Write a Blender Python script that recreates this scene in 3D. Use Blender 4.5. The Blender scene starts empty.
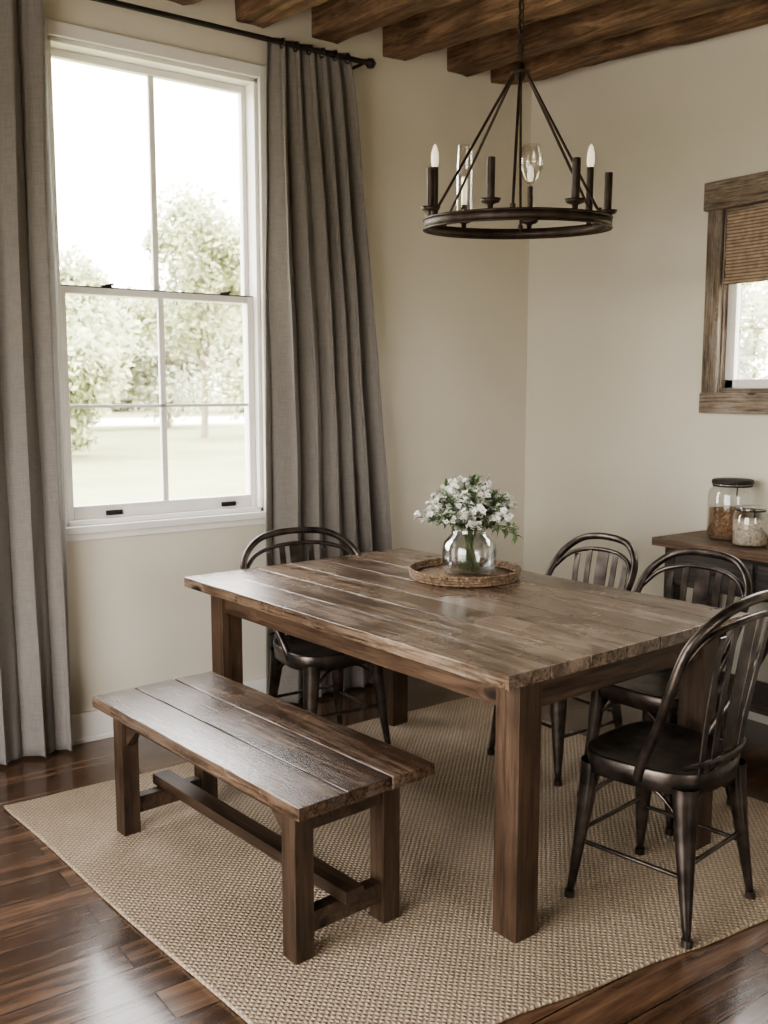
import bpy, math, random
from mathutils import Vector, Matrix, Quaternion, noise
random.seed(7)
S=bpy.context.scene
# ---------------------------------------------------------------- materials
def nodes(name):
    m=bpy.data.materials.new(name); m.use_nodes=True
    nt=m.node_tree; b=nt.nodes['Principled BSDF']
    return m,nt,b
def N(nt,t,**k):
    n=nt.nodes.new(t)
    for a,v in k.items():
        if a in n.inputs.keys(): n.inputs[a].default_value=v
        else: setattr(n,a,v)
    return n
def ramp(nt,fac,stops):
    r=nt.nodes.new('ShaderNodeValToRGB'); e=r.color_ramp.elements
    while len(e)<len(stops): e.new(.5)
    for i,(p,c) in enumerate(stops):
        e[i].position=p; e[i].color=(c[0],c[1],c[2],1)
    nt.links.new(fac,r.inputs[0]); return r.outputs[0]
def mulc(nt,a,b,fac=1.0,mode='MULTIPLY'):
    m=nt.nodes.new('ShaderNodeMix'); m.data_type='RGBA'; m.blend_type=mode
    m.inputs[0].default_value=fac
    nt.links.new(a,m.inputs[6]); nt.links.new(b,m.inputs[7]); return m.outputs[2]
def bump(nt,b,h,strength=.3,dist=.01):
    n=N(nt,'ShaderNodeBump'); n.inputs['Strength'].default_value=strength; n.inputs['Distance'].default_value=dist
    nt.links.new(h,n.inputs['Height']); nt.links.new(n.outputs[0],b.inputs['Normal'])
def plain(name,c,rough=.6,metal=0,var=.15,scale=8,bmp=0.1,bs=60,emit=0):
    m,nt,b=nodes(name)
    tc=N(nt,'ShaderNodeTexCoord'); n=N(nt,'ShaderNodeTexNoise',Scale=scale,Detail=5.0)
    nt.links.new(tc.outputs['Object'],n.inputs['Vector'])
    lo=[x*(1-var) for x in c]; hi=[min(1,x*(1+var)) for x in c]
    nt.links.new(ramp(nt,n.outputs[0],[(.3,lo),(.7,hi)]),b.inputs['Base Color'])
    b.inputs['Roughness'].default_value=rough; b.inputs['Metallic'].default_value=metal
    if emit:
        b.inputs['Emission Color'].default_value=(1,.86,.66,1); b.inputs['Emission Strength'].default_value=emit
    if bmp:
        n2=N(nt,'ShaderNodeTexNoise',Scale=bs,Detail=3.0); nt.links.new(tc.outputs['Object'],n2.inputs['Vector'])
        bump(nt,b,n2.outputs[0],bmp,.005)
    return m
def wood(name,axis,dark,mid,light,rough=.45,sc=1.0,bmp=.35,isl=.35,worn=0.0,coat=0.0):
    m,nt,b=nodes(name)
    tc=N(nt,'ShaderNodeTexCoord'); geo=N(nt,'ShaderNodeNewGeometry')
    ai='XYZ'.index(axis)
    def mapping(vec,ac,al):
        mp=N(nt,'ShaderNodeMapping'); s=[ac*sc]*3; s[ai]=al*sc; mp.inputs['Scale'].default_value=s
        nt.links.new(vec,mp.inputs['Vector']); return mp.outputs[0]
    cmb=N(nt,'ShaderNodeVectorMath',operation='SCALE'); cmb.inputs[0].default_value=(7,5,9)
    nt.links.new(geo.outputs['Random Per Island'],cmb.inputs['Scale'])
    add=N(nt,'ShaderNodeVectorMath',operation='ADD')
    nt.links.new(tc.outputs['Object'],add.inputs[0]); nt.links.new(cmb.outputs[0],add.inputs[1])
    vo=N(nt,'ShaderNodeTexVoronoi',Scale=1.0); nt.links.new(mapping(add.outputs[0],5.5,2.2),vo.inputs['Vector'])
    kn=N(nt,'ShaderNodeMapRange'); kn.inputs[1].default_value=.03; kn.inputs[2].default_value=.17; kn.inputs[3].default_value=1; kn.inputs[4].default_value=0
    nt.links.new(vo.outputs['Distance'],kn.inputs[0])
    wr=N(nt,'ShaderNodeVectorMath',operation='SCALE'); wr.inputs[0].default_value=(.05,.05,.05); nt.links.new(kn.outputs[0],wr.inputs['Scale'])
    ad2=N(nt,'ShaderNodeVectorMath',operation='ADD'); nt.links.new(add.outputs[0],ad2.inputs[0]); nt.links.new(wr.outputs[0],ad2.inputs[1])
    v1=mapping(ad2.outputs[0],13,1.0)
    n1=N(nt,'ShaderNodeTexNoise',Scale=1.5,Detail=9.0,Roughness=.65,Distortion=1.1); nt.links.new(v1,n1.inputs['Vector'])
    n2=N(nt,'ShaderNodeTexNoise',Scale=1.0,Detail=8.0,Roughness=.75,Distortion=.2); nt.links.new(mapping(ad2.outputs[0],90,4),n2.inputs['Vector'])
    n3=N(nt,'ShaderNodeTexNoise',Scale=3.0,Detail=5.0,Roughness=.6); nt.links.new(add.outputs[0],n3.inputs['Vector'])
    c=ramp(nt,n1.outputs[0],[(.30,dark),(.48,mid),(.68,light)])
    g=ramp(nt,n2.outputs[0],[(.36,(.26,.23,.21)),(.52,(1,1,1))])
    c=mulc(nt,c,g,.85)
    k=ramp(nt,n3.outputs[0],[(.36,(.42,.38,.35)),(.58,(1,1,1))])
    c=mulc(nt,c,k,.75)
    kc=ramp(nt,kn.outputs[0],[(.45,(1,1,1)),(.9,(.12,.09,.07))]); c=mulc(nt,c,kc,.95)
    if worn:
        n4=N(nt,'ShaderNodeTexNoise',Scale=1.0,Detail=7.0,Roughness=.7); nt.links.new(mapping(add.outputs[0],9,2.4),n4.inputs['Vector'])
        mk=ramp(nt,n4.outputs[0],[(.50,(0,0,0)),(.64,(1,1,1))])
        mm=N(nt,'ShaderNodeMath',operation='MULTIPLY'); nt.links.new(mk,mm.inputs[0]); mm.inputs[1].default_value=worn
        mx=N(nt,'ShaderNodeMix',data_type='RGBA'); nt.links.new(mm.outputs[0],mx.inputs[0]); nt.links.new(c,mx.inputs[6])
        gl=[min(1,x*1.1+.02) for x in light]; gl=[gl[0]*.95,gl[1]*1.02,gl[2]*1.12]
        mx.inputs[7].default_value=(*gl,1); c=mx.outputs[2]
        c=mulc(nt,c,g,.55); c=mulc(nt,c,kc,.75)
    r=ramp(nt,geo.outputs['Random Per Island'],[(0,(1-isl,)*3),(1,(1,1,1))])
    c=mulc(nt,c,r,1)
    nt.links.new(c,b.inputs['Base Color'])
    rr=N(nt,'ShaderNodeMapRange'); rr.inputs['To Min'].default_value=rough-.12; rr.inputs['To Max'].default_value=rough+.15
    nt.links.new(n3.outputs[0],rr.inputs[0]); nt.links.new(rr.outputs[0],b.inputs['Roughness'])
    if coat: b.inputs['Coat Weight'].default_value=coat; b.inputs['Coat Roughness'].default_value=.22
    bump(nt,b,n2.outputs[0],bmp,.004)
    return m
def glass(name,tint=(1,1,1),gl=.10,rough=.02):
    m=bpy.data.materials.new(name); m.use_nodes=True; nt=m.node_tree
    nt.nodes.clear()
    o=N(nt,'ShaderNodeOutputMaterial'); t=N(nt,'ShaderNodeBsdfTransparent'); g=N(nt,'ShaderNodeBsdfGlossy')
    t.inputs[0].default_value=(*tint,1); g.inputs['Roughness'].default_value=rough
    lw=N(nt,'ShaderNodeLayerWeight'); lw.inputs[0].default_value=.35
    mr=N(nt,'ShaderNodeMapRange'); mr.inputs['To Min'].default_value=gl*.4; mr.inputs['To Max'].default_value=min(1,gl*5)
    nt.links.new(lw.outputs['Facing'],mr.inputs[0])
    mx=N(nt,'ShaderNodeMixShader'); nt.links.new(mr.outputs[0],mx.inputs[0])
    nt.links.new(t.outputs[0],mx.inputs[1]); nt.links.new(g.outputs[0],mx.inputs[2]); nt.links.new(mx.outputs[0],o.inputs[0])
    return m

M_wall=plain('wall_plaster',(.665,.62,.53),.85,var=.03,scale=2,bmp=.08,bs=90)
M_ceil=plain('ceiling_plaster',(.52,.46,.38),.9,var=.04)
M_white=plain('white_paint',(.80,.775,.735),.45,var=.03,bmp=.03)
M_metal=plain('gunmetal',(.085,.070,.061),.36,metal=.85,var=.65,scale=14,bmp=.12,bs=40)
M_iron=plain('black_iron',(.035,.030,.027),.5,metal=.6,var=.3,bmp=.15)
M_ironbr=plain('rusty_iron',(.050,.034,.027),.5,metal=.6,var=.4,scale=20,bmp=.2)
M_candle=plain('ivory_candle',(.85,.80,.68),.4,var=.05,bmp=0,emit=.8)
M_glassW=glass('window_glass',(1,1,1),.05)
M_glass=glass('clear_glass',(.97,.985,.985),.17)
M_glassC=glass('chandelier_glass',(.98,.97,.95),.38)
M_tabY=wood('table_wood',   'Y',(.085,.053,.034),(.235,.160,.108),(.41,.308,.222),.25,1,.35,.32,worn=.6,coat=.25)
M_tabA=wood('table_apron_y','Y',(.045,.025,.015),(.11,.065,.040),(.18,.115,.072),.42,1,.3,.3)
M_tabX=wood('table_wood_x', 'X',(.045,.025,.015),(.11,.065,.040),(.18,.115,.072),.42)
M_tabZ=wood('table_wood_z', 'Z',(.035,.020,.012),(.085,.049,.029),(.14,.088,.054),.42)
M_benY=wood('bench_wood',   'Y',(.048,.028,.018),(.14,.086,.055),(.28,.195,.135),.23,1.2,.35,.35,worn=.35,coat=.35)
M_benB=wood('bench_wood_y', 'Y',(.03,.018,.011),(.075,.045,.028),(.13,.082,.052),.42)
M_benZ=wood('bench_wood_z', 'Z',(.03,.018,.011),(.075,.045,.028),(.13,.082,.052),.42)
M_gap=plain('gap_shadow_board',(.02,.014,.010),.9,var=.2)
M_beam=wood('beam_wood','Y',(.09,.048,.026),(.25,.148,.083),(.43,.285,.175),.7,.8,.9,.25)
M_frame=wood('barn_wood','Z',(.16,.12,.09),(.31,.24,.18),(.44,.365,.29),.75,1.5,.9,.2,worn=.5)
M_frameY=wood('barn_wood_y','Y',(.16,.12,.09),(.31,.24,.18),(.44,.365,.29),.75,1.5,.9,.2,worn=.5)
M_con=wood('console_wood','Y',(.08,.045,.024),(.20,.118,.066),(.30,.19,.115),.45,1.2)
M_conD=wood('console_dark','Y',(.035,.03,.026),(.09,.074,.062),(.14,.118,.10),.6,1.2)
M_seed=plain('jar_contents',(.20,.11,.055),.8,var=.6,scale=90,bmp=.8,bs=120)
M_seed2=plain('jar_grain',(.45,.38,.30),.8,var=.4,scale=90,bmp=.8,bs=120)
M_leaf=plain('leaf_green',(.095,.145,.055),.55,var=.4,scale=20,bmp=0)
M_leaf2=plain('leaf_sage',(.19,.25,.14),.6,var=.3,scale=20,bmp=0)
M_petal=plain('petal_white',(.83,.83,.77),.6,var=.05,bmp=0)
M_twig=plain('twig',(.10,.12,.05),.7,var=.3,bmp=0)
M_tree=plain('foliage_hazed',(.46,.48,.29),.9,var=.35,scale=1.2,bmp=0)  # leaf green paled to carry the outdoor haze in its colour
M_tree2=plain('foliage_far_hazed',(.50,.51,.37),.9,var=.2,scale=1.0,bmp=0)  # distant leaves paler still, aerial haze mixed into the colour
M_trunk=plain('bark',(.30,.25,.20),.9)
M_road=plain('gravel',(.75,.70,.62),.9)
M_bounce=plain('bounce_pale',(.55,.50,.45),.9,var=.1)  # neutral tone for the added light-bouncing ground

def m_tray():
    m,nt,b=nodes('woven_tray')
    tc=N(nt,'ShaderNodeTexCoord')
    w=N(nt,'ShaderNodeTexNoise',Scale=70.0,Detail=4.0); nt.links.new(tc.outputs['Object'],w.inputs['Vector'])
    vo=N(nt,'ShaderNodeTexVoronoi',Scale=95.0); nt.links.new(tc.outputs['Object'],vo.inputs['Vector'])
    c=ramp(nt,w.outputs[0],[(.3,(.15,.095,.058)),(.65,(.40,.29,.19))])
    d=ramp(nt,vo.outputs['Distance'],[(.1,(1,1,1)),(.7,(.5,.45,.4))])
    nt.links.new(mulc(nt,c,d),b.inputs['Base Color']); b.inputs['Roughness'].default_value=.75
    bump(nt,b,vo.outputs['Distance'],.8,.004); return m
M_tray=m_tray()
def m_floor():
    m,nt,b=nodes('floor_hardwood')
    tc=N(nt,'ShaderNodeTexCoord')
    br=N(nt,'ShaderNodeTexBrick'); br.offset=.37; br.offset_frequency=2
    br.inputs['Color1'].default_value=(0,0,0,1); br.inputs['Color2'].default_value=(1,1,1,1); br.inputs['Mortar'].default_value=(.5,.5,.5,1)
    br.inputs['Scale'].default_value=1; br.inputs['Brick Width'].default_value=1.35; br.inputs['Row Height'].default_value=.125
    br.inputs['Mortar Size'].default_value=.0025; br.inputs['Mortar Smooth'].default_value=.3
    nt.links.new(tc.outputs['Object'],br.inputs['Vector'])
    mp=N(nt,'ShaderNodeMapping'); mp.inputs['Scale'].default_value=(1.2,14,1)
    sc=N(nt,'ShaderNodeVectorMath',operation='SCALE'); sc.inputs['Scale'].default_value=3.7
    nt.links.new(br.outputs['Color'],sc.inputs[0])
    ad=N(nt,'ShaderNodeVectorMath',operation='ADD'); nt.links.new(tc.outputs['Object'],ad.inputs[0]); nt.links.new(sc.outputs[0],ad.inputs[1])
    nt.links.new(ad.outputs[0],mp.inputs['Vector'])
    n1=N(nt,'ShaderNodeTexNoise',Scale=2.0,Detail=8.0,Roughness=.65,Distortion=.6); nt.links.new(mp.outputs[0],n1.inputs['Vector'])
    c=ramp(nt,n1.outputs[0],[(.3,(.050,.028,.017)),(.5,(.135,.075,.045)),(.72,(.27,.165,.10))])
    v=ramp(nt,br.outputs['Color'],[(0,(.45,.43,.41)),(1,(1.0,1.0,1.0))])
    c=mulc(nt,c,v,1)
    mo=ramp(nt,br.outputs['Fac'],[(0,(1,1,1)),(1,(.12,.1,.1))]); c=mulc(nt,c,mo,1)
    nt.links.new(c,b.inputs['Base Color'])
    n2=N(nt,'ShaderNodeTexNoise',Scale=3.0,Detail=4.0); nt.links.new(tc.outputs['Object'],n2.inputs['Vector'])
    rr=N(nt,'ShaderNodeMapRange'); rr.inputs['To Min'].default_value=.12; rr.inputs['To Max'].default_value=.34
    nt.links.new(n2.outputs[0],rr.inputs[0]); nt.links.new(rr.outputs[0],b.inputs['Roughness'])
    b.inputs['Coat Weight'].default_value=.6; b.inputs['Coat Roughness'].default_value=.13
    ma=N(nt,'ShaderNodeMath',operation='SUBTRACT'); nt.links.new(n1.outputs[0],ma.inputs[0]); nt.links.new(br.outputs['Fac'],ma.inputs[1])
    bump(nt,b,ma.outputs[0],.3,.004)
    return m
M_floor=m_floor()
def m_rug():
    m,nt,b=nodes('jute_rug')
    tc=N(nt,'ShaderNodeTexCoord')
    def wv(rot,s):
        mp=N(nt,'ShaderNodeMapping'); mp.inputs['Rotation'].default_value=(0,0,rot); nt.links.new(tc.outputs['Object'],mp.inputs['Vector'])
        w=N(nt,'ShaderNodeTexWave',Scale=s,Distortion=1.6,Detail=3.0); w.inputs['Detail Scale'].default_value=2.5; nt.links.new(mp.outputs[0],w.inputs['Vector']); return w.outputs['Fac']
    a=wv(math.radians(45),22); c2=wv(math.radians(-45),22)
    mu=N(nt,'ShaderNodeMath',operation='MULTIPLY'); nt.links.new(a,mu.inputs[0]); nt.links.new(c2,mu.inputs[1])
    n=N(nt,'ShaderNodeTexNoise',Scale=150.0,Detail=3.0); nt.links.new(tc.outputs['Object'],n.inputs['Vector'])
    n3=N(nt,'ShaderNodeTexNoise',Scale=2.5,Detail=4.0); nt.links.new(tc.outputs['Object'],n3.inputs['Vector'])
    c=ramp(nt,mu.outputs[0],[(0,(.38,.30,.215)),(.5,(.62,.51,.39))])
    d=ramp(nt,n.outputs[0],[(.3,(.66,.64,.62)),(.65,(1,1,1))]); c=mulc(nt,c,d,1)
    e=ramp(nt,n3.outputs[0],[(.3,(.78,.76,.73)),(.65,(1,1,1))]); c=mulc(nt,c,e,1)
    nt.links.new(c,b.inputs['Base Color']); b.inputs['Roughness'].default_value=.95
    ad=N(nt,'ShaderNodeMath',operation='MULTIPLY_ADD'); nt.links.new(n.outputs[0],ad.inputs[0]); ad.inputs[1].default_value=.7; nt.links.new(mu.outputs[0],ad.inputs[2])
    bump(nt,b,ad.outputs[0],.75,.006)
    return m
M_rug=m_rug()
def m_curtain():
    m=bpy.data.materials.new('linen_curtain'); m.use_nodes=True; nt=m.node_tree; b=nt.nodes['Principled BSDF']; o=nt.nodes['Material Output']
    tc=N(nt,'ShaderNodeTexCoord')
    def st(sc):
        mp=N(nt,'ShaderNodeMapping'); mp.inputs['Scale'].default_value=sc; nt.links.new(tc.outputs['Object'],mp.inputs['Vector'])
        n=N(nt,'ShaderNodeTexNoise',Scale=1.0,Detail=4.0); nt.links.new(mp.outputs[0],n.inputs['Vector']); return n.outputs[0]
    a=st((300,300,20)); c2=st((20,20,300))
    ad=N(nt,'ShaderNodeMath',operation='ADD'); nt.links.new(a,ad.inputs[0]); nt.links.new(c2,ad.inputs[1])
    hf=N(nt,'ShaderNodeMath',operation='MULTIPLY'); nt.links.new(ad.outputs[0],hf.inputs[0]); hf.inputs[1].default_value=.5
    c=ramp(nt,hf.outputs[0],[(.36,(.205,.183,.166)),(.64,(.265,.240,.220))])
    nt.links.new(c,b.inputs['Base Color']); b.inputs['Roughness'].default_value=.85
    b.inputs['Sheen Weight'].default_value=.25
    t=N(nt,'ShaderNodeBsdfTranslucent'); nt.links.new(c,t.inputs[0])
    mx=N(nt,'ShaderNodeMixShader'); mx.inputs[0].default_value=.13
    nt.links.new(b.outputs[0],mx.inputs[1]); nt.links.new(t.outputs[0],mx.inputs[2]); nt.links.new(mx.outputs[0],o.inputs[0])
    bump(nt,b,hf.outputs[0],.12,.002)
    return m
M_curt=m_curtain()
def m_shade():
    m,nt,b=nodes('bamboo_shade')
    tc=N(nt,'ShaderNodeTexCoord')
    w=N(nt,'ShaderNodeTexWave',Scale=22.0,Distortion=.4); w.bands_direction='Z'; nt.links.new(tc.outputs['Object'],w.inputs['Vector'])
    n=N(nt,'ShaderNodeTexNoise',Scale=30.0,Detail=4.0); nt.links.new(tc.outputs['Object'],n.inputs['Vector'])
    c=ramp(nt,w.outputs['Fac'],[(0,(.20,.125,.08)),(.7,(.50,.38,.28))]); d=ramp(nt,n.outputs[0],[(.3,(.6,.6,.6)),(.7,(1,1,1))])
    nt.links.new(mulc(nt,c,d),b.inputs['Base Color']); b.inputs['Roughness'].default_value=.7
    bump(nt,b,w.outputs['Fac'],.6,.005); return m
M_shade=m_shade()
def m_grass():
    m,nt,b=nodes('grass')
    tc=N(nt,'ShaderNodeTexCoord')
    n=N(nt,'ShaderNodeTexNoise',Scale=.25,Detail=8.0,Roughness=.7); nt.links.new(tc.outputs['Object'],n.inputs['Vector'])
    nt.links.new(ramp(nt,n.outputs[0],[(.3,(.20,.225,.09)),(.55,(.30,.305,.15)),(.75,(.44,.40,.26))]),b.inputs['Base Color'])
    b.inputs['Roughness'].default_value=1; return m
M_grass=m_grass()

# ---------------------------------------------------------------- mesh builder
class MB:
    def __init__(s): s.v=[];s.f=[];s.m=[];s.s=[]
    def add(s,vs,fs,mat=0,smooth=False):
        o=len(s.v); s.v+= [tuple(v) for v in vs]
        for f in fs: s.f.append([i+o for i in f]); s.m.append(mat); s.s.append(smooth)
    def box(s,x0,x1,y0,y1,z0,z1,mat=0,M=None):
        vs=[Vector((x,y,z)) for z in (z0,z1) for x,y in ((x0,y0),(x1,y0),(x1,y1),(x0,y1))]
        if M: vs=[M@v for v in vs]
        s.add(vs,[(3,2,1,0),(4,5,6,7),(0,1,5,4),(1,2,6,5),(2,3,7,6),(3,0,4,7)],mat)
    def plank(s,x0,x1,y0,y1,z0,z1,mat=0,amp=.002,seed=0,step=.05):
        n=max(2,int((y1-y0)/step)); vs=[]
        for i in range(n+1):
            y=y0+(y1-y0)*i/n
            def nz(k): return noise.noise(Vector((y*7,k*5.3+seed*3.1,seed*1.7)))*amp+noise.noise(Vector((y*31,k*9.3,seed)))*amp*.5
            vs+=[(x0+nz(0),y,z0),(x1+nz(1),y,z0),(x1+nz(1),y,z1-abs(nz(3))*.5-.0006),(x1-.003,y,z1),(x0+.003,y,z1),(x0+nz(0),y,z1-abs(nz(5))*.5-.0006)]
        fs=[]
        for i in range(n):
            for k in range(6):
                k2=(k+1)%6; fs.append((i*6+k,i*6+k2,(i+1)*6+k2,(i+1)*6+k))
        fs=[f[::-1] for f in fs]
        fs.append(tuple(range(6))); fs.append(tuple(range(n*6,n*6+6))[::-1])
        s.add(vs,fs,mat)
    def bar(s,p0,p1,w,h,mat=0,side=None):
        p0=Vector(p0);p1=Vector(p1);d=(p1-p0).normalized()
        sd=Vector(side) if side else (Vector((0,0,1)).cross(d) if abs(d.z)<.95 else Vector((1,0,0)))
        sd=(sd-d*sd.dot(d)).normalized(); up=d.cross(sd)
        vs=[]
        for p in (p0,p1):
            for i,j in ((-1,-1),(1,-1),(1,1),(-1,1)): vs.append(p+sd*i*w/2+up*j*h/2)
        s.add(vs,[(3,2,1,0),(4,5,6,7),(0,1,5,4),(1,2,6,5),(2,3,7,6),(3,0,4,7)],mat)
    def tube(s,pts,r,seg=10,mat=0,caps=True,closed=False):
        pts=[Vector(p) for p in pts]; n=len(pts)
        rs=r if isinstance(r,(list,tuple)) else [r]*n
        vs=[];prev=None
        for i,p in enumerate(pts):
            if closed: t=pts[(i+1)%n]-pts[i-1]
            else: t=pts[min(i+1,n-1)]-pts[max(i-1,0)]
            t.normalize()
            if prev is None:
                a=Vector((0,0,1)) if abs(t.z)<.9 else Vector((1,0,0)); u=t.cross(a).normalized()
            else:
                u=(prev-t*prev.dot(t)).normalized()
            prev=u; w=t.cross(u)
            for k in range(seg):
                an=2*math.pi*k/seg; vs.append(p+(u*math.cos(an)+w*math.sin(an))*rs[i])
        fs=[]
        for i in range(n if closed else n-1):
            j=(i+1)%n
            for k in range(seg):
                k2=(k+1)%seg; fs.append((i*seg+k,i*seg+k2,j*seg+k2,j*seg+k))
        s.add(vs,fs,mat,True)
        if caps and not closed:
            s.add(vs[:seg],[tuple(range(seg))[::-1]],mat); s.add(vs[-seg:],[tuple(range(seg))],mat)
    def lathe(s,prof,c=(0,0,0),seg=32,mat=0,smooth=True,closed=False):
        vs=[];n=len(prof)
        for r,z in prof:
            for k in range(seg):
                a=2*math.pi*k/seg; vs.append((c[0]+r*math.cos(a),c[1]+r*math.sin(a),c[2]+z))
        fs=[]
        for i in range(n if closed else n-1):
            j=(i+1)%n
            for k in range(seg):
                k2=(k+1)%seg; fs.append((i*seg+k,i*seg+k2,j*seg+k2,j*seg+k))
        s.add(vs,fs,mat,smooth)
    def build(s,name,mats,loc=(0,0,0),rz=0,bevel=0,parent=None):
        me=bpy.data.meshes.new(name); me.from_pydata(s.v,[],s.f); 
        for m in mats: me.materials.append(m)
        for p,m,sm in zip(me.polygons,s.m,s.s): p.material_index=m; p.use_smooth=sm
        me.update(); o=bpy.data.objects.new(name,me); S.collection.objects.link(o)
        o.location=loc; o.rotation_euler=(0,0,rz)
        if bevel:
            b=o.modifiers.new('bevel','BEVEL'); b.width=bevel; b.segments=2; b.limit_method='ANGLE'; b.angle_limit=math.radians(50)
        if parent: o.parent=parent
        return o
def cr(pts,n=6,closed=False):
    P=[Vector(p) for p in pts]; out=[]; L=len(P)
    rng=range(L if closed else L-1)
    for i in rng:
        if closed: a,b,c,d=P[i-1],P[i],P[(i+1)%L],P[(i+2)%L]
        else: a=P[max(i-1,0)];b=P[i];c=P[i+1];d=P[min(i+2,L-1)]
        for k in range(n):
            t=k/n; out.append(.5*((2*b)+(c-a)*t+(2*a-5*b+4*c-d)*t*t+(3*b-a-3*c+d)*t**3))
    if not closed: out.append(P[-1])
    return out

# ---------------------------------------------------------------- room
WY=3.92; RX=3.80; LX=-1.3; BY=-2.0; HT=3.45; TH=.14
wx0,wx1,wz0,wz1=1.255,2.160,.905,2.79
def wall_with_hole(name,axis,pos,th,a0,a1,holes,mat):
    b=MB()
    def bx(u0,u1,z0,z1):
        if u1-u0<1e-4 or z1-z0<1e-4: return
        if axis=='Y': b.box(u0,u1,min(pos,pos+th),max(pos,pos+th),z0,z1)
        else: b.box(min(pos,pos+th),max(pos,pos+th),u0,u1,z0,z1)
    cur=a0
    for (h0,h1,z0,z1) in sorted(holes):
        bx(cur,h0,0,HT); bx(h0,h1,0,z0); bx(h0,h1,z1,HT); cur=h1
    bx(cur,a1,0,HT)
    return b.build(name,[mat])
wall_with_hole('wall_window','Y',WY,TH,LX-TH,RX+TH,[(wx0,wx1,wz0,wz1)],M_wall)
rw=(1.86,2.70,1.44,2.24)
LW=(.1,2.7,.35,2.5); BW=(.9,1.9,1.0,2.1)
wall_with_hole('wall_right','X',RX,TH,BY-TH,WY,[rw],M_wall)
wall_with_hole('wall_left','X',LX,-TH,BY-TH,WY,[LW],M_wall)
wall_with_hole('wall_back','Y',BY,-TH,LX,RX,[BW],M_wall)
b=MB(); b.box(LX-TH,RX+TH,BY-TH,WY+TH,-.12,0); b.build('floor',[M_floor])
SL=math.tan(math.radians(3.0)); ZB=3.015; BH=.17
def cz(y): return ZB+BH-.02-(WY-y)*SL
b=MB(); vs=[(x,y,cz(y)+dz) for dz in (0,.1) for x,y in ((LX-.1,BY-.1),(RX+.1,BY-.1),(RX+.1,WY+.1),(LX-.1,WY+.1))]
b.add(vs,[(3,2,1,0),(4,5,6,7),(0,1,5,4),(1,2,6,5),(2,3,7,6),(3,0,4,7)]); b.build('ceiling',[M_ceil])
BR=math.radians(5)
def beam(name,xs,w=.14):
    L=5.8
    lim=(RX+.05-xs)/math.tan(BR) if xs<RX else 1
    L=min(L,lim)
    n=max(4,int(L/.08)); b=MB()
    vs=[]
    for i in range(n+1):
        t=L*i/n; p=Vector((xs+t*math.tan(BR),WY+.02-t,ZB-t*SL))
        for (ax,az) in ((-.5,0),(-.2,0),(.2,0),(.5,0),(.5,.5),(.5,1),(-.5,1),(-.5,.5)):
            q=p+Vector((ax*w,0,az*BH))
            d=noise.noise_vector(q*3.1)*.016+noise.noise_vector(q*13)*.009
            vs.append(q+Vector((d.x,0,d.z)))
    fs=[]
    for i in range(n):
        for k in range(8):
            k2=(k+1)%8; fs.append((i*8+k,(i+1)*8+k,(i+1)*8+k2,i*8+k2))
    fs.append(tuple(range(8))); fs.append(tuple(range(n*8,n*8+8))[::-1])
    b.add(vs,fs); return b.build(name,[M_beam],bevel=.008)
for x in (-.6,.15,.6,.98,1.37,1.76,2.13,2.50,2.90,3.28,3.575): beam('ceiling_beam',x)

b=MB(); b.box(LX,RX,WY-.018,WY,0,.125); b.box(LX,RX,WY-.024,WY,0,.02); b.build('baseboard_window',[M_white],bevel=.003)
b=MB(); b.box(RX-.018,RX,BY,WY-.018,0,.125); b.build('baseboard_right',[M_white],bevel=.003)

# ---------------------------------------------------------------- main window
def window1():
    b=MB()
    x0,x1,z0,z1=wx0,wx1,wz0,wz1
    c=.052; y0,y1=WY-.02,WY
    b.box(x0-c,x0,y0,y1,z0-.02,z1+c); b.box(x1,x1+c,y0,y1,z0-.02,z1+c); b.box(x0,x1,y0,y1,z1,z1+c)
    j=.018
    b.box(x0,x0+j,WY,WY+TH,z0,z1); b.box(x1-j,x1,WY,WY+TH,z0,z1); b.box(x0,x1,WY,WY+TH,z1-j,z1); b.box(x0,x1,WY,WY+TH,z0,z0+.02)
    b.box(x0-c-.01,x1+c+.005,WY-.034,WY+.02,z0-.03,z0)
    b.box(x0-c,x1+c,WY-.012,WY,z0-.06,z0-.03)
    zm=1.845
    def sash(ya,yb,za,zb,st,tr,brl,h):
        b.box(x0+j,x0+j+st,ya,yb,za,zb); b.box(x1-j-st,x1-j,ya,yb,za,zb)
        b.box(x0+j+st,x1-j-st,ya,yb,zb-tr,zb); b.box(x0+j+st,x1-j-st,ya,yb,za,za+brl)
        xm=(x0+x1)/2; b.box(xm-.013,xm+.013,ya+.008,yb-.008,za+brl,zb-tr)
        if h:
            zz=za+(zb-za)*.49; b.box(x0+j+st,x1-j-st,ya+.008,yb-.008,zz-.007,zz+.007)
    sash(WY+.075,WY+.11,zm-.01,z1-j,.022,.030,.03,False)
    sash(WY+.035,WY+.07,z0+.02,zm+.022,.03,.032,.055,True)
    o=b.build('window_1',[M_white],bevel=.003)
    g=MB(); g.box(x0+.04,x1-.04,WY+.09,WY+.093,zm,z1-.05); g.box(x0+.04,x1-.04,WY+.05,WY+.053,z0+.05,zm)
    g.build('glass_panes',[M_glassW],parent=o)
    h=MB()
    for x in (1.47,2.0):
        h.box(x-.03,x+.03,WY+.02,WY+.035,z0+.035,z0+.046); h.box(x-.035,x+.035,WY+.03,WY+.036,z0+.03,z0+.050)
        h.box(x-.022,x+.022,WY+.03,WY+.06,zm+.022,zm+.030); h.tube([(x,WY+.045,zm+.030),(x+.03,WY+.03,zm+.036)],.005,8)
    h.box(x0+.02,x1-.02,WY+.033,WY+.075,zm+.018,zm+.0225)
    h.build('latches',[M_iron],parent=o)
window1()
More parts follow.
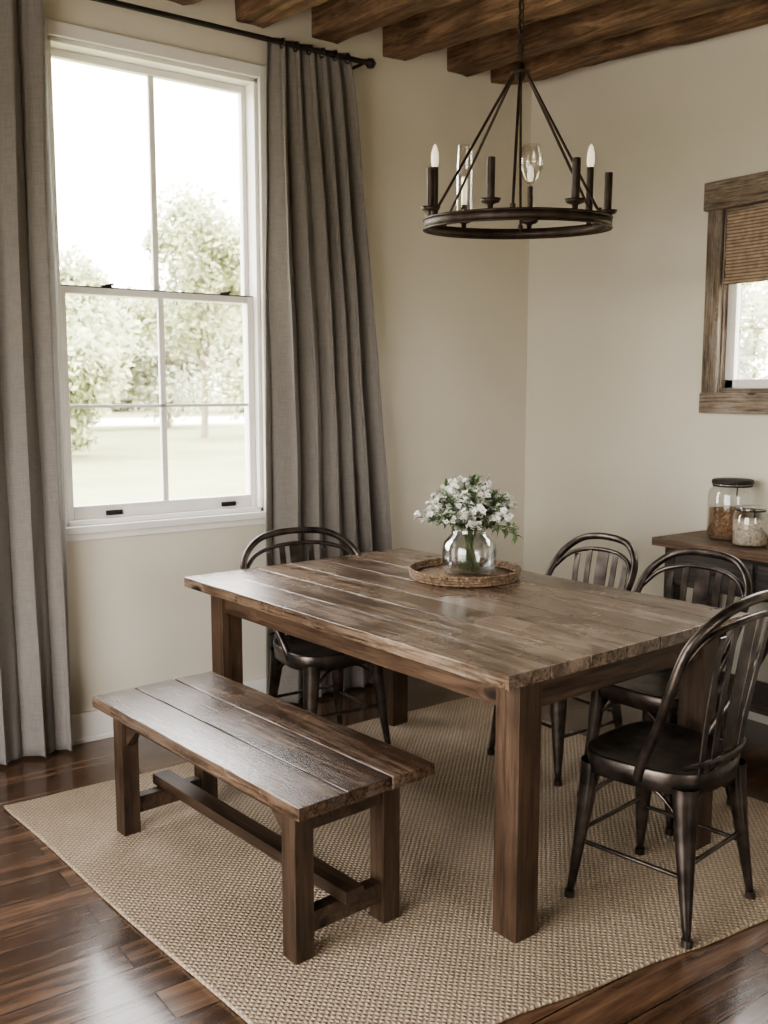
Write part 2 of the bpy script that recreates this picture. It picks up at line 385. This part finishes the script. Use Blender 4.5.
def window2():
    y0,y1,z0,z1=rw; b=MB(); c=.075
    b.box(RX-.025,RX,y1,y1+c,z0-.01,z1+.02,0); b.box(RX-.025,RX,y0-c,y0,z0-.01,z1+.02,0)
    b.box(RX-.045,RX,y0-c-.02,y1+c+.01,z1-.005,z1+.115,1); b.box(RX-.034,RX,y0-c-.005,y1+c+.002,z0-.09,z0,1)
    b.box(RX,RX+TH,y1-.008,y1,z0,z1,0); b.box(RX,RX+TH,y0,y0+.008,z0,z1,0); b.box(RX,RX+TH,y0,y1,z1-.02,z1,1); b.box(RX,RX+TH,y0,y1,z0,z0+.02,1)
    o=b.build('window_2',[M_frame,M_frameY],bevel=.005)
    s=MB(); a,bb=y0+.008,y1-.008
    s.box(RX+.03,RX+.06,bb-.045,bb,z0+.02,z1-.02); s.box(RX+.03,RX+.06,a,a+.04,z0+.02,z1-.02)
    s.box(RX+.03,RX+.06,a,bb,z0+.02,z0+.06); s.box(RX+.03,RX+.06,a,bb,z1-.06,z1-.02); s.box(RX+.035,RX+.055,(a+bb)/2-.01,(a+bb)/2+.01,z0+.05,z1-.05)
    s.build('sash',[M_white],bevel=.003,parent=o)
    g=MB(); g.box(RX+.044,RX+.047,a+.03,bb-.03,z0+.05,z1-.05); g.build('glass_pane',[M_glassW],parent=o)
    h=MB(); 
    for i in range(10):
        z=z1-.02-i*.028; h.box(RX-.006+.004*(i%2),RX+.004+.004*(i%2),a+.003,bb-.003,z-.029,z)
    h.box(RX-.012,RX+.016,a+.003,bb-.003,z-.055,z-.029)
    h.build('woven_shade',[M_shade],bevel=.003,parent=o)
window2()
def frame_open(name,axis,pos,u0,u1,z0,z1,n):
    b=MB(); 
    def bx(a,c,d,e):
        if axis=='X': b.box(pos-.1,pos-.05,a,c,d,e)
        else: b.box(a,c,pos-.1,pos-.05,d,e)
    bx(u0,u0+.05,z0,z1); bx(u1-.05,u1,z0,z1); bx(u0,u1,z0,z0+.05); bx(u0,u1,z1-.05,z1)
    for i in range(1,n): u=u0+(u1-u0)*i/n; bx(u-.02,u+.02,z0,z1)
    b.build(name,[M_white])
frame_open('window_3','X',LX,*LW,3)
frame_open('fill_opening_back','Y',BY,*BW,2)  # unseen framed opening behind the camera, added and sized for fill light

# ---------------------------------------------------------------- curtain rod + curtains
b=MB(); RY=3.785; RZ=2.912
b.tube([(.45,RY,RZ),(2.64,RY,RZ)],.011,12)
b.lathe([(0,-.02),(.016,-.018),(.026,0),(.016,.018),(0,.02)],(2.665,RY,RZ),16)
b.lathe([(0,-.03),(.015,-.028),(.02,-.02),(.015,-.012),(0,-.01)],(2.635,RY,RZ+.02),16)
for x in (1.12,2.615):
    b.tube([(x,WY,RZ-.01),(x,RY,RZ-.013)],.007,8); b.box(x-.012,x+.012,WY-.008,WY,RZ-.05,RZ+.03)
rod=b.build('curtain_rod',[M_iron])
def curtain(name,xt0,xt1,xb0,xb1,zb,folds,seed,Y=3.838):
    rnd=random.Random(seed); b=MB(); nu,nv=folds*22,80
    zt=RZ+.035
    ph=[rnd.uniform(-.9,.9) for _ in range(8)]
    amp=[rnd.uniform(.55,1.3) for _ in range(folds+3)]
    wid=[rnd.uniform(.6,1.5) for _ in range(folds)]; tw=sum(wid); cum=[0]
    for w_ in wid: cum.append(cum[-1]+w_/tw)
    vs=[]
    for j in range(nv+1):
        v=j/nv; z=zt+(zb-zt)*v
        e=v**.75
        for i in range(nu+1):
            s_=i/nu*folds; f=min(int(s_),folds-1); fr=s_-f
            u=cum[f]+(cum[f+1]-cum[f])*fr
            mixu=min(1,.35+v*1.2); u=u*mixu+(i/nu)*(1-mixu)
            xx0=xt0+(xb0-xt0)*e; xx1=xt1+(xb1-xt1)*e
            w=u+.022*math.sin(6*u+ph[0]+v*1.9)*min(1,v*2)*(4*u*(1-u))
            x=xx0+(xx1-xx0)*w
            a=(.016+.026*min(1,v*2.2))
            am=amp[f]*(1-fr)+amp[f+1]*fr
            k=s_+.05*math.sin(v*5+f+ph[2])
            y=Y+a*am*math.sin(2*math.pi*k+ph[1]) + .009*math.sin(4*math.pi*s_+ph[3]+v*3)*max(0,1-v*1.3)+.004*math.sin(6*math.pi*s_+ph[5]+v*4)
            x+=.014*math.sin(4*math.pi*k+ph[4])*min(1,v*3)
            y+=.007*noise.noise(Vector((u*5+seed,v*7,0)))
            y=min(y,3.878); y=max(y,3.802 if v<.03 else 3.77)
            vs.append((x,y,z))
    fs=[]
    for j in range(nv):
        for i in range(nu):
            a=j*(nu+1)+i; fs.append((a,a+1,a+nu+2,a+nu+1))
    b.add(vs,fs,0,True)
    o=b.build(name,[M_curt])
    so=o.modifiers.new('s','SOLIDIFY'); so.thickness=.0025; so.offset=0
    r=MB()
    for i in range(folds):
        x=xt0+(xt1-xt0)*(i+.5)/folds
        r.tube([(x,RY+.019*math.cos(t),RZ-.004+.019*math.sin(t)) for t in [k*math.pi/8 for k in range(16)]],.003,6,closed=True)
    r.build('curtain_rings',[M_iron],parent=o)
    return o
curtain('curtain',.42,1.228,.40,1.222,.015,7,3)
curtain('curtain',2.175,2.575,2.115,2.87,.015,6,11)

# ---------------------------------------------------------------- rug
b=MB()
q=[(1.0,1.60),(3.02,1.36),(3.0,3.40),(.845,3.425)]
n=24; vs=[]
def qp(u,v):
    a=Vector(q[0]).lerp(Vector(q[1]),u); c=Vector(q[3]).lerp(Vector(q[2]),u); return a.lerp(c,v)
for j in range(n+1):
    for i in range(n+1):
        p=qp(i/n,j/n); e=.004*math.sin(i*1.3+j*.4) if j in(0,n) or i in(0,n) else 0
        vs.append((p.x+e,p.y+e,.013))
fs=[(j*(n+1)+i,j*(n+1)+i+1,(j+1)*(n+1)+i+1,(j+1)*(n+1)+i) for j in range(n) for i in range(n)]
b.add(vs,fs,0,True)
rim=[j for j in range(n+1)]+[(j+1)*(n+1)-1 for j in range(1,n+1)]+[n*(n+1)+i for i in range(n-1,-1,-1)]+[j*(n+1) for j in range(n-1,0,-1)]
L=[vs[i] for i in rim]; m=len(L)
b.add([(x,y,.013) for x,y,z in L]+[(x,y,.001) for x,y,z in L],[(i,m+i,m+(i+1)%m,(i+1)%m) for i in range(m)])
b.tube([(x,y,.0065) for x,y,z in L],.0062,8,closed=True)
b.build('area_rug',[M_rug])
RUG=.0135

# ---------------------------------------------------------------- table
def table():
    w,l,H=1.085,1.66,.76; b=MB(); r=random.Random(2)
    nP=7; pw=w/nP
    for i in range(nP):
        x0=-w/2+i*pw; dz=r.uniform(-.0008,.0008)
        b.plank(x0+.0016,x0+pw-.0016,-l/2+r.uniform(-.003,.003),l/2+r.uniform(-.003,.003),H-.036,H+dz,0,.0025,i)
    b.box(-w/2+.02,w/2-.02,-l/2+.02,l/2-.02,H-.041,H-.024,4)
    inx=.088; iny=.045; s=.084
    for sx in(-1,1):
        for sy in(-1,1):
            cx=sx*(w/2-inx-s/2); cy=sy*(l/2-iny-s/2)
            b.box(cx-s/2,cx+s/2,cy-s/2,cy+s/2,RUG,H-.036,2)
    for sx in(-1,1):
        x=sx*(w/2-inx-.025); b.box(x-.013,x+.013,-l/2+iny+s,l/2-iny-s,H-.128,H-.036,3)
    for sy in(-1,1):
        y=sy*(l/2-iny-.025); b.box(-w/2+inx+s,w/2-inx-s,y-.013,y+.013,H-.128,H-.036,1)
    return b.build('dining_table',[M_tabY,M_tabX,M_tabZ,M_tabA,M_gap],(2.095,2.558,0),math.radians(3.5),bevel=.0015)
table()
def bench():
    w,l,H=.45,1.145,.46; b=MB(); r=random.Random(5)
    nP=3; pw=w/nP
    for i in range(nP):
        x0=-w/2+i*pw; b.plank(x0+.0013,x0+pw-.0013,-l/2+r.uniform(-.002,.002),l/2+r.uniform(-.002,.002),H-.034,H+r.uniform(-.0006,.0006),0,.0025,i+20)
    b.box(-w/2+.03,w/2-.03,-l/2+.03,l/2-.03,H-.038,H-.022,3)
    s=.058; iy=.07; 
    for sy in(-1,1):
        cy=sy*(l/2-iy-s/2)
        xl=-w/2+.038+s/2; xr=w/2-.062-s/2
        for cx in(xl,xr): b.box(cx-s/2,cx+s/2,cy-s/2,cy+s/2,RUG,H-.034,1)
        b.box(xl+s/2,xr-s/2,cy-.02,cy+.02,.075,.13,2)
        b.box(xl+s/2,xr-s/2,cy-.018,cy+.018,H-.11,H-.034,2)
    xm=(xl+xr)/2
    b.box(xm-.03,xm+.03,-l/2+iy+s/2-.05,l/2-iy-s/2+.05,.1305,.165,2)
    for x in(xl,xr):
        b.box(x-.013,x+.013,-l/2+iy+s,l/2-iy-s,H-.080,H-.034,2)
        for sy in(-1,1):
            yy=sy*(l/2-iy-s); b.add([(x-.013,yy,H-.080),(x-.013,yy-sy*.07,H-.080),(x-.013,yy,H-.145),(x+.013,yy,H-.080),(x+.013,yy-sy*.07,H-.080),(x+.013,yy,H-.145)],[(0,1,2),(5,4,3),(0,3,4,1),(1,4,5,2),(2,5,3,0)],2)
    return b.build('wooden_bench',[M_benY,M_benZ,M_benB,M_gap],(1.318,2.518,0),math.radians(5),bevel=.0015)
bench()

# ---------------------------------------------------------------- chairs
def chair(loc,face,fz=RUG,hw=1.0,hz=1.0,by=0.0,ss=1.0):
    b=MB(); ZS=.45-fz
    def sup(a,rx,ry,n=3.2):
        c,s_=math.cos(a),math.sin(a); k=(abs(c)**n+abs(s_)**n)**(-1/n); 
        y=s_*k*ry; x=c*k*rx*(1+.10*(y/ry)); return x,y
    seg=48
    loops=[(.90,ZS-.055),(.985,ZS-.05),(1.0,ZS-.02),(1.005,ZS+.004),(.985,ZS+.009),(.95,ZS+.006),(.88,ZS-.003),(.6,ZS-.010),(.25,ZS-.012),(.02,ZS-.012)]
    vs=[]
    for k,z in loops:
        for i in range(seg):
            x,y=sup(2*math.pi*i/seg,.195*k*ss,.19*k*ss,3.2 if k>.5 else 2.2); vs.append((x,y,z))
    fs=[(i*seg+j,i*seg+(j+1)%seg,(i+1)*seg+(j+1)%seg,(i+1)*seg+j) for i in range(len(loops)-1) for j in range(seg)]
    fs.append(tuple(range((len(loops)-1)*seg,len(loops)*seg)))
    b.add(vs,fs,0,True)
    tops=[(.146,.146),(-.146,.146),(.138,-.142),(-.138,-.142)]
    feet=[(.188,.180),(-.188,.180),(.180,-.185),(-.180,-.185)]
    def legp(i,z):
        t=(ZS-.03-z)/(ZS-.03); t0=t**1.25
        a,c=Vector(tops[i]),Vector(feet[i]); p=a.lerp(c,t0); return Vector((p.x,p.y,z))
    for i in range(4):
        vs=[];nz=9; d=Vector((tops[i][0],tops[i][1],0)).normalized(); t=Vector((-d.y,d.x,0))
        for k in range(nz):
            z=(ZS-.03)*(1-k/(nz-1)); p=legp(i,z); w=.040*(1-k/(nz-1))**.8+.011; h=.018*(1-k/(nz-1))+.010
            for ang in range(10):
                an=2*math.pi*ang/10; vs.append(p+t*w*math.cos(an)*.72+d*h*math.sin(an))
        fs=[(k*10+j,k*10+(j+1)%10,(k+1)*10+(j+1)%10,(k+1)*10+j) for k in range(nz-1) for j in range(10)]
        fs.append(tuple(range((nz-1)*10,nz*10)))
        b.add(vs,fs,0,True)
        p=legp(i,.008); b.tube([(p.x,p.y,0),(p.x,p.y,.02)],.015,10)
    z=.17
    for i,j in((0,2),(1,3)): b.tube([legp(i,z),legp(j,z)],.0065,8)
    for i,j,zz in((0,1,.20),(2,3,.20)): b.tube([legp(i,zz),legp(j,zz)],.0065,8)
    for i,j in((0,2),(1,3),(0,1),(2,3)):
        a,c=legp(i,.30),legp(j,.30); mm=(legp(i,ZS-.06)+legp(j,ZS-.06))/2
        b.tube(cr([a,a.lerp(mm,.55)+Vector((0,0,.03)),mm,c.lerp(mm,.55)+Vector((0,0,.03)),c],5),.006,8)
    def Z(z): return ZS+z*hz if z>0 else ZS+z
    half=[(.186*ss,.045+by,-.03),(.197*ss,.03+by,.02),(.216,-.045+by*.75,.12),(.226*hw,-.125+by*.4,.235),(.210*hw,-.190,.335),(.145*hw,-.235,.400),(.06*hw,-.252,.422)]
    half=[(x,y,Z(z)) for x,y,z in half]
    hoop=half+[(-x,y,z) for x,y,z in half[::-1]]
    b.tube(cr(hoop,7),.0135,12)
    inner=[(.219*hw,-.165+by*.15,.285),(.168*hw,-.203,.342),(.09*hw,-.230,.368),(0,-.236,.374)]
    inner=[(x,y,Z(z)) for x,y,z in inner]
    inn=inner+[(-x,y,z) for x,y,z in inner[:3][::-1]]
    b.tube(cr(inn,7),.0085,10)
    b.tube(cr([(.165,-.15,ZS+.03),(.09,-.178,ZS+.035),(0,-.186,ZS+.036),(-.09,-.178,ZS+.035),(-.165,-.15,ZS+.03)],5),.007,8)
    for x,wd in((-.125,.026),(-.066,.026),(0,.058),(.066,.026),(.125,.026)):
        zt=Z(.374-1.9*x*x); 
        pts=[(x*.82,-.178+abs(x)*.12,ZS-.01),(x*.9,-.192+abs(x)*.1,Z(.12)),(x,-.215+abs(x)*.08,Z(.26)),(x*1.02,-.235+abs(x)*.10,zt)]
        c=cr(pts,4)
        for p0,p1 in zip(c[:-1],c[1:]): b.bar(p0,p1+(p1-p0)*.05,wd,.004,0,side=(1,0,0))
    rz=math.atan2(face[1],face[0])-math.pi/2
    return b.build('dining_chair',[M_metal],(loc[0],loc[1],fz),rz)
chair((2.195,1.685),(-.14,.99),hw=1.10,hz=1.12,by=-.07,ss=.96)
chair((2.715,2.115),(-1,-.04),hw=.97)
chair((2.72,2.60),(-1,.02),hw=.93)
chair((2.045,3.225),(-.03,-1),hw=1.22)

# ---------------------------------------------------------------- centrepiece
TZ=.7615; cx,cy=2.350,2.735
b=MB()
b.lathe([(0,0),(.19,0),(.196,.004),(.196,.012),(0,.012)],(0,0,0),48)
for i in range(4):
    R_=.199+.0015*i
    pts=[((R_+.0012*math.sin(k*8))*math.cos(2*math.pi*k/120),(R_+.0012*math.sin(k*8))*math.sin(2*math.pi*k/120),.0058+i*.0095+.0004*math.sin(k*5)) for k in range(120)]
    b.tube(pts,.0054,8,closed=True)
for sx in (-1,1): b.tube(cr([(sx*.203,-.035,.030),(sx*.222,-.03,.034),(sx*.226,0,.036),(sx*.222,.03,.034),(sx*.203,.035,.030)],4),.004,8)
b.build('woven_tray',[M_tray],(cx,cy,TZ),.4,bevel=0)
b=MB(); vx,vy=cx+.012,cy-.012
prof=[(0,.004),(.074,.002),(.092,.012),(.099,.04),(.101,.085),(.095,.118),(.075,.142),(.064,.152),(.063,.176),(.069,.184)]
b.lathe(prof,(0,0,0),40,0); b.lathe([(r-.004,z+.004) for r,z in prof[2:]][::-1]+[(0,.012)],(0,0,0),40,0)
b.lathe([(.0665,.156),(.069,.159),(.0665,.162)],(0,0,0),40,0)
vase=b.build('glass_vase',[M_glass],(vx,vy,TZ+.0125))
def flowers():
    b=MB(); r=random.Random(34)
    def leaf(p,d,up,L,W,mat):
        d=d.normalized(); sd=d.cross(up); 
        if sd.length<1e-3: sd=Vector((1,0,0))
        sd.normalize(); nn=sd.cross(d)
        a=p; m1=p+d*L*.45+sd*W/2+nn*L*.08; m2=p+d*L*.45-sd*W/2+nn*L*.08; mc=p+d*L*.5; t=p+d*L-nn*L*.1
        b.add([a,m1,t,m2,mc],[(0,1,4),(1,2,4),(4,2,3),(0,4,3)],mat,True)
    def blossom(p,rad):
        ax=Vector((r.uniform(-1,1),r.uniform(-1,1),r.uniform(.1,1.2))).normalized()
        u=ax.orthogonal().normalized(); w=ax.cross(u)
        for k in range(5):
            a=2*math.pi*k/5+r.uniform(-.2,.2); d=(u*math.cos(a)+w*math.sin(a)+ax*.35).normalized()
            leaf(p,d,ax,rad,rad*.95,2)
        b.add([p+ax*.002+u*.003,p+ax*.002+w*.003,p+ax*.002-u*.003,p+ax*.002-w*.003],[(0,1,2,3)],0)
    n=88
    for i in range(n):
        a=i*2.39996+r.uniform(-.3,.3); rr=((i+.5)/n)**.5*r.uniform(.80,1.05)
        tip=Vector((math.cos(a)*.195*rr,math.sin(a)*.195*rr,.345-.14*rr**1.6+r.uniform(-.06,.03)))
        if i%17==3: tip.z+=.05
        base=Vector((math.cos(a+2.5)*.045*r.random(),math.sin(a+2.5)*.045*r.random(),.015))
        neck=Vector((math.cos(a)*.034*rr,math.sin(a)*.034*rr,.17))
        c=cr([base,neck,neck.lerp(tip,.55)+Vector((0,0,.015)),tip],7)
        b.tube(c,.0016,5,3)
        green=(i%2)==0
        for k in range(9,len(c)-1):
            p=c[k]; d=(c[k+1]-c[k]).normalized()
            for _ in range(3):
                dd=(d*.5+Vector((r.uniform(-1,1),r.uniform(-1,1),r.uniform(-.5,.8)))).normalized()
                if green or k<15: leaf(p,dd,Vector((0,0,1)),r.uniform(.024,.044),r.uniform(.012,.020),r.choice((0,1,1)))
                if (not green and k>11) or r.random()<.12:
                    q=p+dd*r.uniform(.008,.028); b.tube([p,q],.0008,4,3,caps=False); blossom(q,r.uniform(.010,.016))
    return b.build('flower_bouquet',[M_leaf,M_leaf2,M_petal,M_twig],(vx,vy,TZ+.0125))
flowers()

# ---------------------------------------------------------------- console + jars
CZ=.82
def console():
    b=MB(); y0,y1=1.35,2.725; x0,x1=3.405,3.775
    for i in range(2):
        a=x0+(x1-x0)*i/2; b.plank(a+.001,a+(x1-x0)/2-.001,y0,y1,CZ-.035,CZ,0,.002,i+40)
    X0,X1,Y0,Y1=x0+.03,x1-.005,y0+.05,y1-.05
    b.box(X0+.012,X1,Y0,Y1,CZ-.20,CZ-.036,1)
    for k in range(3):
        w=(Y1-Y0-.08)/3; a=Y0+.04+k*w; b.box(X0,X0+.012,a+.012,a+w-.012,CZ-.185,CZ-.055,1)
        b.tube([(X0-.02,a+w/2-.03,CZ-.12),(X0-.02,a+w/2+.03,CZ-.12)],.004,8,2)
        for s in(-.03,.03): b.tube([(X0,a+w/2+s,CZ-.12),(X0-.02,a+w/2+s,CZ-.12)],.004,8,2)
    for x in(X0,X1-.05):
        for y in(Y0,Y1-.05): b.box(x,x+.05,y,y+.05,0,CZ-.036,1)
    b.box(X0+.02,X1,Y0+.02,Y1-.02,.16,.19,1)
    return b.build('console_table',[M_con,M_conD,M_iron],bevel=.003)
console()
def jar(name,x,y,r,h,mat,fill,lid):
    b=MB()
    prof=[(0,.003),(r*.9,.001),(r,.012),(r,h*.74),(r*.93,h*.82),(r*.8,h*.86),(r*.8,h*.93)]
    b.lathe(prof,(0,0,0),36,0)
    b.lathe([(0,.006),(r*.93,.008),(r*.95,.02),(r*.95,h*fill),(r*.5,h*fill+.006),(0,h*fill+.003)],(0,0,0),36,1)
    b.lathe([(r*.82,h*.87),(r*.85,h*.885),(r*.82,h*.90)],(0,0,0),36,2)
    b.lathe([(r*.84,h*.91),(r*.87,h*.915),(r*.87,h*.97),(r*.82,h*.985),(0,h)],(0,0,0),36,2 if lid else 0)
    b.tube(cr([(-r*.86*.7,-r*.86*.7,h*.94),(-r*.76,-r*.76,h*.86),(-r*.70,-r*.70,h*.75)],4),.0025,6,2)
    b.build(name,[M_glass,mat,M_iron],(x,y,CZ+.0015))
jar('storage_jar',3.668,2.515,.099,.255,M_seed,.48,True)
jar('storage_jar',3.53,2.33,.070,.165,M_seed2,.62,False)

# ---------------------------------------------------------------- chandelier
def chandelier():
    X,Y=2.412,2.545; R=.322; za=2.52; L=.498; bw=.016
    b=MB(); g=MB(); zr=-L
    b.lathe([(R-.016,-bw),(R,-bw),(R+.002,0),(R,bw),(R-.016,bw)],(0,0,zr),72,0,True,closed=True)
    for z in(-bw,bw): b.tube([( (R+.001)*math.cos(a),(R+.001)*math.sin(a),zr+z) for a in [2*math.pi*k/72 for k in range(72)]],.004,6,0,closed=True)
    for k in range(6):
        a=math.radians(20+60*k)-.627
        p=Vector((math.cos(a)*(R-.008),math.sin(a)*(R-.008),zr+.02)); t=Vector((math.cos(a)*.022,math.sin(a)*.022,0))
        b.tube([p,t],.0048,8); b.tube([p-Vector((0,0,.02)),p+Vector((0,0,.012))],.009,8)
    b.lathe([(0,-.03),(.012,-.028),(.018,-.012),(.034,-.004),(.034,.004),(.016,.010),(.010,.03),(0,.034)],(0,0,0),20)
    for ang,kind in((2,'dark'),(28,'ivory'),(-62,'dark2'),(74,'globe'),(-113,'dark2'),(121,'glass'),(152,'ivory'),(196,'dark')):
        a=math.radians(ang)-.627
        cxx,cyy=math.cos(a)*(R-.006),math.sin(a)*(R-.006)
        b.lathe([(0,.004),(.008,.006),(.01,.022),(.028,.028),(.034,.040),(.028,.038),(.012,.036),(.010,.045)],(cxx,cyy,zr+.01),18)
        if kind in('dark','dark2'):
            h=.130; b.tube([(cxx,cyy,zr+.045),(cxx,cyy,zr+.045+h)],.0135,14,1)
        if kind=='ivory':
            b.tube([(cxx,cyy,zr+.045),(cxx,cyy,zr+.215)],.0125,14,0)
            b.lathe([(.0105,0),(.014,.018),(.0135,.045),(.007,.070),(0,.080)],(cxx,cyy,zr+.215),14,2)
        if kind=='glass':
            b.tube([(cxx,cyy,zr+.045),(cxx,cyy,zr+.10)],.0115,14,0)
            b.tube([(cxx,cyy,zr+.10),(cxx,cyy,zr+.20)],.011,14,2)
            g.lathe([(.022,.05),(.031,.07),(.032,.22),(.029,.28),(.026,.31)],(cxx,cyy,zr),24)
        if kind=='globe':
            b.tube([(cxx,cyy,zr+.045),(cxx,cyy,zr+.17)],.010,14,0)
            g.lathe([(.012,.18),(.03,.200),(.046,.24),(.044,.28),(.036,.31),(.032,.32)],(cxx,cyy,zr),24)
            b.lathe([(.009,0),(.013,.02),(.010,.045),(0,.06)],(cxx,cyy,zr+.19),14,2)
    o=b.build('chandelier',[M_ironbr,M_ironbr,M_candle],(X,Y,za))
    g.build('glass_shades',[M_glassC],parent=o)
    ax=Vector((.8106,-.5856,0)); o.rotation_mode='QUATERNION'
    o.rotation_quaternion=Quaternion(ax,math.radians(3.2))
    c=MB(); z=.03; i=0; top=cz(Y)-za
    while z<top-.03:
        u=Vector((1,0,0)) if i%2 else Vector((0,1,0))
        c.tube([Vector((0,0,z+.017+.021*math.sin(t)))+u*.010*math.cos(t) for t in [k*math.pi/8 for k in range(16)]],.0030,6,closed=True)
        z+=.033; i+=1
    c.tube([(.004,0,.02),(-.004,.003,top/2),(0,0,top)],.0022,6)
    c.lathe([(0,-.03),(.02,-.028),(.05,-.01),(.055,0)],(0,0,top),24)
    ch=c.build('chain',[M_ironbr],(0,0,0),parent=o)
    ch.rotation_mode='QUATERNION'; ch.rotation_quaternion=o.rotation_quaternion.inverted()
chandelier()

# ---------------------------------------------------------------- outdoors
GZ=-.45
b=MB(); b.box(-150,220,-150,260,GZ-.1,GZ); b.build('lawn',[M_grass])
b=MB(); b.box(-60,160,50,64,GZ,GZ+.03); b.build('gravel_road',[M_road])
b=MB(); b.box(-16,LX-TH-.02,-9,8,GZ,GZ+.05); b.box(LX-TH-.02,14,-9,BY-TH-.02,GZ,GZ+.05); b.build('bounce_ground',[M_bounce])  # unseen pale ground, added to bounce neutral light inside and mute lawn green
def tree(x,y,h,rad,zc,mat,n,seed,name='tree',leaf=.12):
    r=random.Random(seed); b=MB()
    b.tube(cr([(0,0,.0),(.1,.05,h*.25),(-.05,0,h*.5),(0,0,h*.75)],4),[max(.02,.13*rad/3*(1-k/14)) for k in range(13)],8,1)
    lobes=[(Vector((r.uniform(-.62,.62)*rad,r.uniform(-.6,.6)*rad,zc+r.uniform(-.7,.75)*(h-zc))),r.uniform(.22,.45)*rad) for _ in range(22)]
    for c,lr in lobes[:12]: b.tube(cr([(0,0,h*.28),(c.x*.4,c.y*.4,(h*.28+c.z)*.55),tuple(c)],4),[.05]*4+[.035]*4+[.015],5,1)
    for i in range(n):
        c,lr=r.choice(lobes); d=Vector((r.gauss(0,1),r.gauss(0,1),r.gauss(0,.75))).normalized()*lr*(r.random()**.45)
        p=c+d; s=leaf*r.uniform(.6,1.5)
        if p.z<.15: continue
        u=Vector((r.gauss(0,1),r.gauss(0,1),r.gauss(0,1))).normalized(); v=u.orthogonal().normalized()
        b.add([p-u*s,p-v*s*.6,p+u*s,p+v*s*.6],[(0,1,2,3)],0)
    return b.build(name,[mat,M_trunk],(x,y,GZ))
tree(9.9,31,6.6,2.9,3.6,M_tree,9000,1)
tree(8.2,27,3.6,2.2,1.7,M_tree,6000,2)
tree(17.2,36,9.6,3.8,5.2,M_tree,12000,3,leaf=.13)
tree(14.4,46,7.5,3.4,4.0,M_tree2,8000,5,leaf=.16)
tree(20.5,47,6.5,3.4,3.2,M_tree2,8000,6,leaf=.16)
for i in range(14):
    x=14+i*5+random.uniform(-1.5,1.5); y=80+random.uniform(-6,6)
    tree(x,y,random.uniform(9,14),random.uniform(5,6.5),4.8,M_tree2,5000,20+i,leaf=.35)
for i in range(4): tree(15+i*2.5,6+i*4.5-4,5.5,2.4,3.2,M_tree,5000,50+i,leaf=.10)

# ---------------------------------------------------------------- light
w=bpy.data.worlds.new('World'); S.world=w; w.use_nodes=True; nt=w.node_tree; bg=nt.nodes['Background']
tc=nt.nodes.new('ShaderNodeTexCoord'); sx=nt.nodes.new('ShaderNodeSeparateXYZ'); nt.links.new(tc.outputs['Generated'],sx.inputs[0])
rp=nt.nodes.new('ShaderNodeValToRGB'); rp.color_ramp.elements[0].color=(1,.965,.90,1); rp.color_ramp.elements[1].color=(.94,.95,1,1)
nt.links.new(sx.outputs[2],rp.inputs[0]); nt.links.new(rp.outputs[0],bg.inputs[0]); bg.inputs[1].default_value=15.0
def portal(loc,rot,sx_,sy_):
    l=bpy.data.lights.new('sky_portal','AREA'); l.shape='RECTANGLE'; l.size=sx_; l.size_y=sy_; l.cycles.is_portal=True
    o=bpy.data.objects.new('sky_portal',l); S.collection.objects.link(o); o.location=loc; o.rotation_euler=rot
R=math.radians
portal(((wx0+wx1)/2,WY+TH+.01,(wz0+wz1)/2),(R(-90),0,0),wx1-wx0,wz1-wz0)
portal((LX-TH-.01,(LW[0]+LW[1])/2,(LW[2]+LW[3])/2),(R(90),0,R(-90)),LW[1]-LW[0],LW[3]-LW[2])
portal(((BW[0]+BW[1])/2,BY-TH-.01,(BW[2]+BW[3])/2),(R(90),0,0),BW[1]-BW[0],BW[3]-BW[2])
portal((RX+TH+.01,(rw[0]+rw[1])/2,(rw[2]+rw[3])/2),(R(90),0,R(90)),rw[1]-rw[0],rw[3]-rw[2])

# ---------------------------------------------------------------- camera
cam=bpy.data.cameras.new('camera'); co=bpy.data.objects.new('camera',cam); S.collection.objects.link(co)
co.location=(0,0,1.453); co.rotation_euler=(R(82.9),0,R(-35.9))
cam.sensor_fit='VERTICAL'; cam.sensor_height=36; cam.lens=34.45; cam.clip_end=500
cam.dof.use_dof=True; cam.dof.focus_distance=2.9; cam.dof.aperture_fstop=5.0
S.camera=co
S.view_settings.exposure=-0.08
try: S.view_settings.look='AgX - Medium High Contrast'
except Exception as e: print(e)
